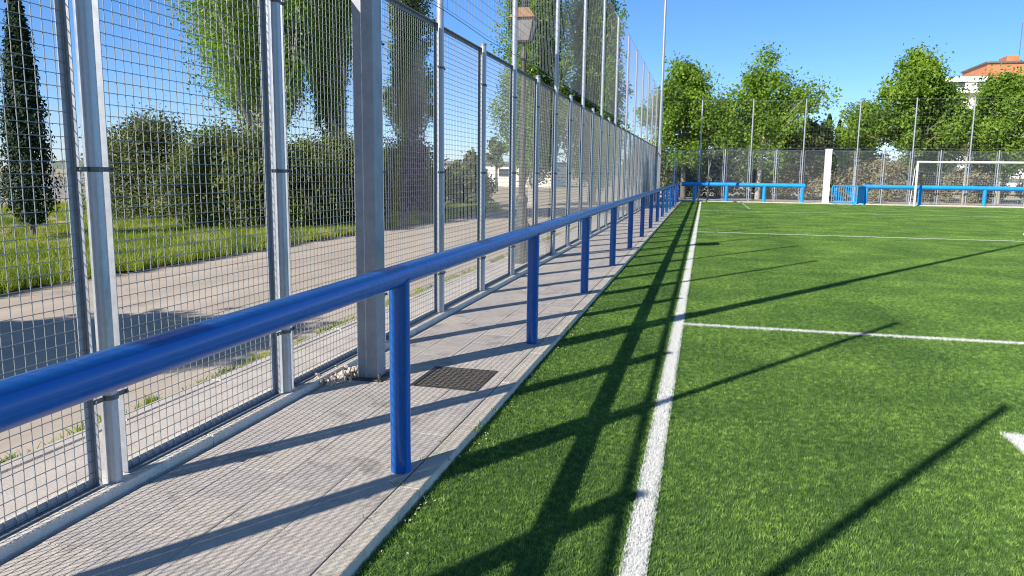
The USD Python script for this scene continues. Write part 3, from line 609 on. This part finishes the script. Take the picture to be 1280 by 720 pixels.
obj('hills', ridge(520, 5.5, 4, 3.0), 'hill_far', kind='structure')

# far end: trees, shrubs, building
GT = 'bright green trees behind the far fence'
tree('leafy_tree', 'leaning bright green tree at the corner where side and far fences meet', 'tree', (-1.5, 57, 0), 9.9, 2.5, 3.4, 86, 270, .19, 'bright_leaf', 81, trunk_r=.22, lean=(-.15, 0), group=GT)
tree('leafy_tree', 'broad bright green tree behind the left rail of the far end', 'tree', (3.7, 59, 0), 9.5, 2.5, 4.0, 92, 270, .19, 'bright_leaf', 82, 'pale_bark', trunk_r=.2, lean=(.2, 0), group=GT)
tree('leafy_tree', 'small greyish tree left of the pair of far cypresses', 'tree', (7.1, 60.5, 0), 5.8, 1.6, 2.6, 44, 280, .2, 'olive_leaf', 83, group=GT)
tree('leafy_tree', 'low green tree filling the gap right of the white pillar', 'tree', (11.3, 63, 0), 7.4, 2.0, 2.6, 56, 300, .19, 'bright_leaf', 84, group=GT)
tree('leafy_tree', 'tall bright green tree behind the left goal post', 'tree', (13.9, 60, 0), 10.3, 2.3, 3.5, 100, 270, .2, 'bright_leaf', 85, group=GT, trunk_r=.22)
tree('leafy_tree', 'wide green tree in front of the apartment tower', 'tree', (19.6, 60, 0), 8.5, 2.1, 3.8, 96, 270, .2, 'bright_leaf', 86, 'pale_bark', group=GT, trunk_r=.2)
tree('leafy_tree', 'green tree at the right picture edge beside the tower', 'tree', (25.2, 62, 0), 7.2, 2.4, 3.8, 86, 270, .2, 'bright_leaf', 87, group=GT)
tree('leafy_tree', 'lower green tree filling the gap between the two left trees', 'tree', (1.0, 62.5, 0), 7.6, 2.0, 2.5, 52, 300, .19, 'bright_leaf', 88, group=GT)
tree('leafy_tree', 'lower green tree between the goal post tree and the tower tree', 'tree', (16.8, 63, 0), 7.6, 1.9, 2.6, 52, 300, .2, 'bright_leaf', 89, group=GT)
cypress('taller of two slim brownish cypresses beyond the far fence', (11.2, 80, 0), 7.4, .75, 3000, .26, 91)
cypress('shorter of two slim brownish cypresses beyond the far fence', (12.15, 80, 0), 6.8, .6, 2600, .26, 92)
r = np.random.default_rng(99)
GS = 'shrubs behind the far fence'; seen = {}
for i, x in enumerate(np.arange(-3, 30, 2.3)):
    m_ = ['olive_leaf', 'dry_shrub', 'laurel_leaf', 'dry_shrub', 'olive_leaf'][int(r.integers(5))]; seen[m_] = seen.get(m_, -1) + 1
    bush(ORD[seen[m_]] + ' ' + {'olive_leaf': 'olive green shrub from the left in the row behind the far fence', 'dry_shrub': 'dry brownish shrub from the left in the row behind the far fence', 'laurel_leaf': 'dark green shrub from the left in the row behind the far fence'}[m_],
         (x + r.normal(0, .4), 61 + r.normal(0, 1.2), -.05), 3.2, 2.4, r.uniform(1.8, 3.4), 24, 190, .17, m_, 200 + i, group={'olive_leaf': 'olive ' + GS, 'dry_shrub': 'dry ' + GS, 'laurel_leaf': 'dark ' + GS}[m_])
for i, (x, y, h) in enumerate([(.2, 55, 2.2), (9.3, 54, 2.4), (16.3, 56, 2.9), (22.0, 57, 2.8)]):
    tree('young_tree', ['thin young tree behind the left far rail', 'thin young tree right of the white pillar', 'thin pale stemmed tree behind the goal', 'thin pale stemmed tree at the right end of the goal'][i], 'tree', (x, y, 0), h + 1.4, h, .5, 8, 70, .2, 'olive_leaf', 300 + i, 'pale_bark', trunk_r=.07)
bd = thing('apartment_tower', 'distant apartment tower of red brick and white storeys above the trees', 'building', (41.5, 160, 0))
obj('wall', box(0, 42, 0, 16, -.2, 18.9), 'pale_render', bd)
obj('penthouse', box(7.2, 42, .8, 15, 18.9, 22.2), 'brick_red', bd)
obj('parapet', box(-.3, 7.1, -.3, 16.3, 18.9, 19.8), 'white_paint', bd)
obj('cornice', box(6.9, 42.3, .5, 15.3, 22.2, 22.5), 'slate_trim', bd)
ch = obj('stair_house', box(10.6, 12.6, 2, 6, 22.5, 23.6), 'brick_red', bd)
obj('antenna', tube([(12.9, 3, 22.4), (12.9, 3, 29.5)], .06, 6), 'slate_trim', bd)
for f_ in range(6):
    obj('balcony', box(-.5, 42.4, -1.0, -.02, 1.6 + f_ * 3.05, 2.55 + f_ * 3.05), 'white_paint', bd)
    for i in range(9): obj('window', box(1.2 + i * 4.4, 3.6 + i * 4.4, -.05, .1, 2.75 + f_ * 3.05, 4.2 + f_ * 3.05), 'dark_glass', bd)
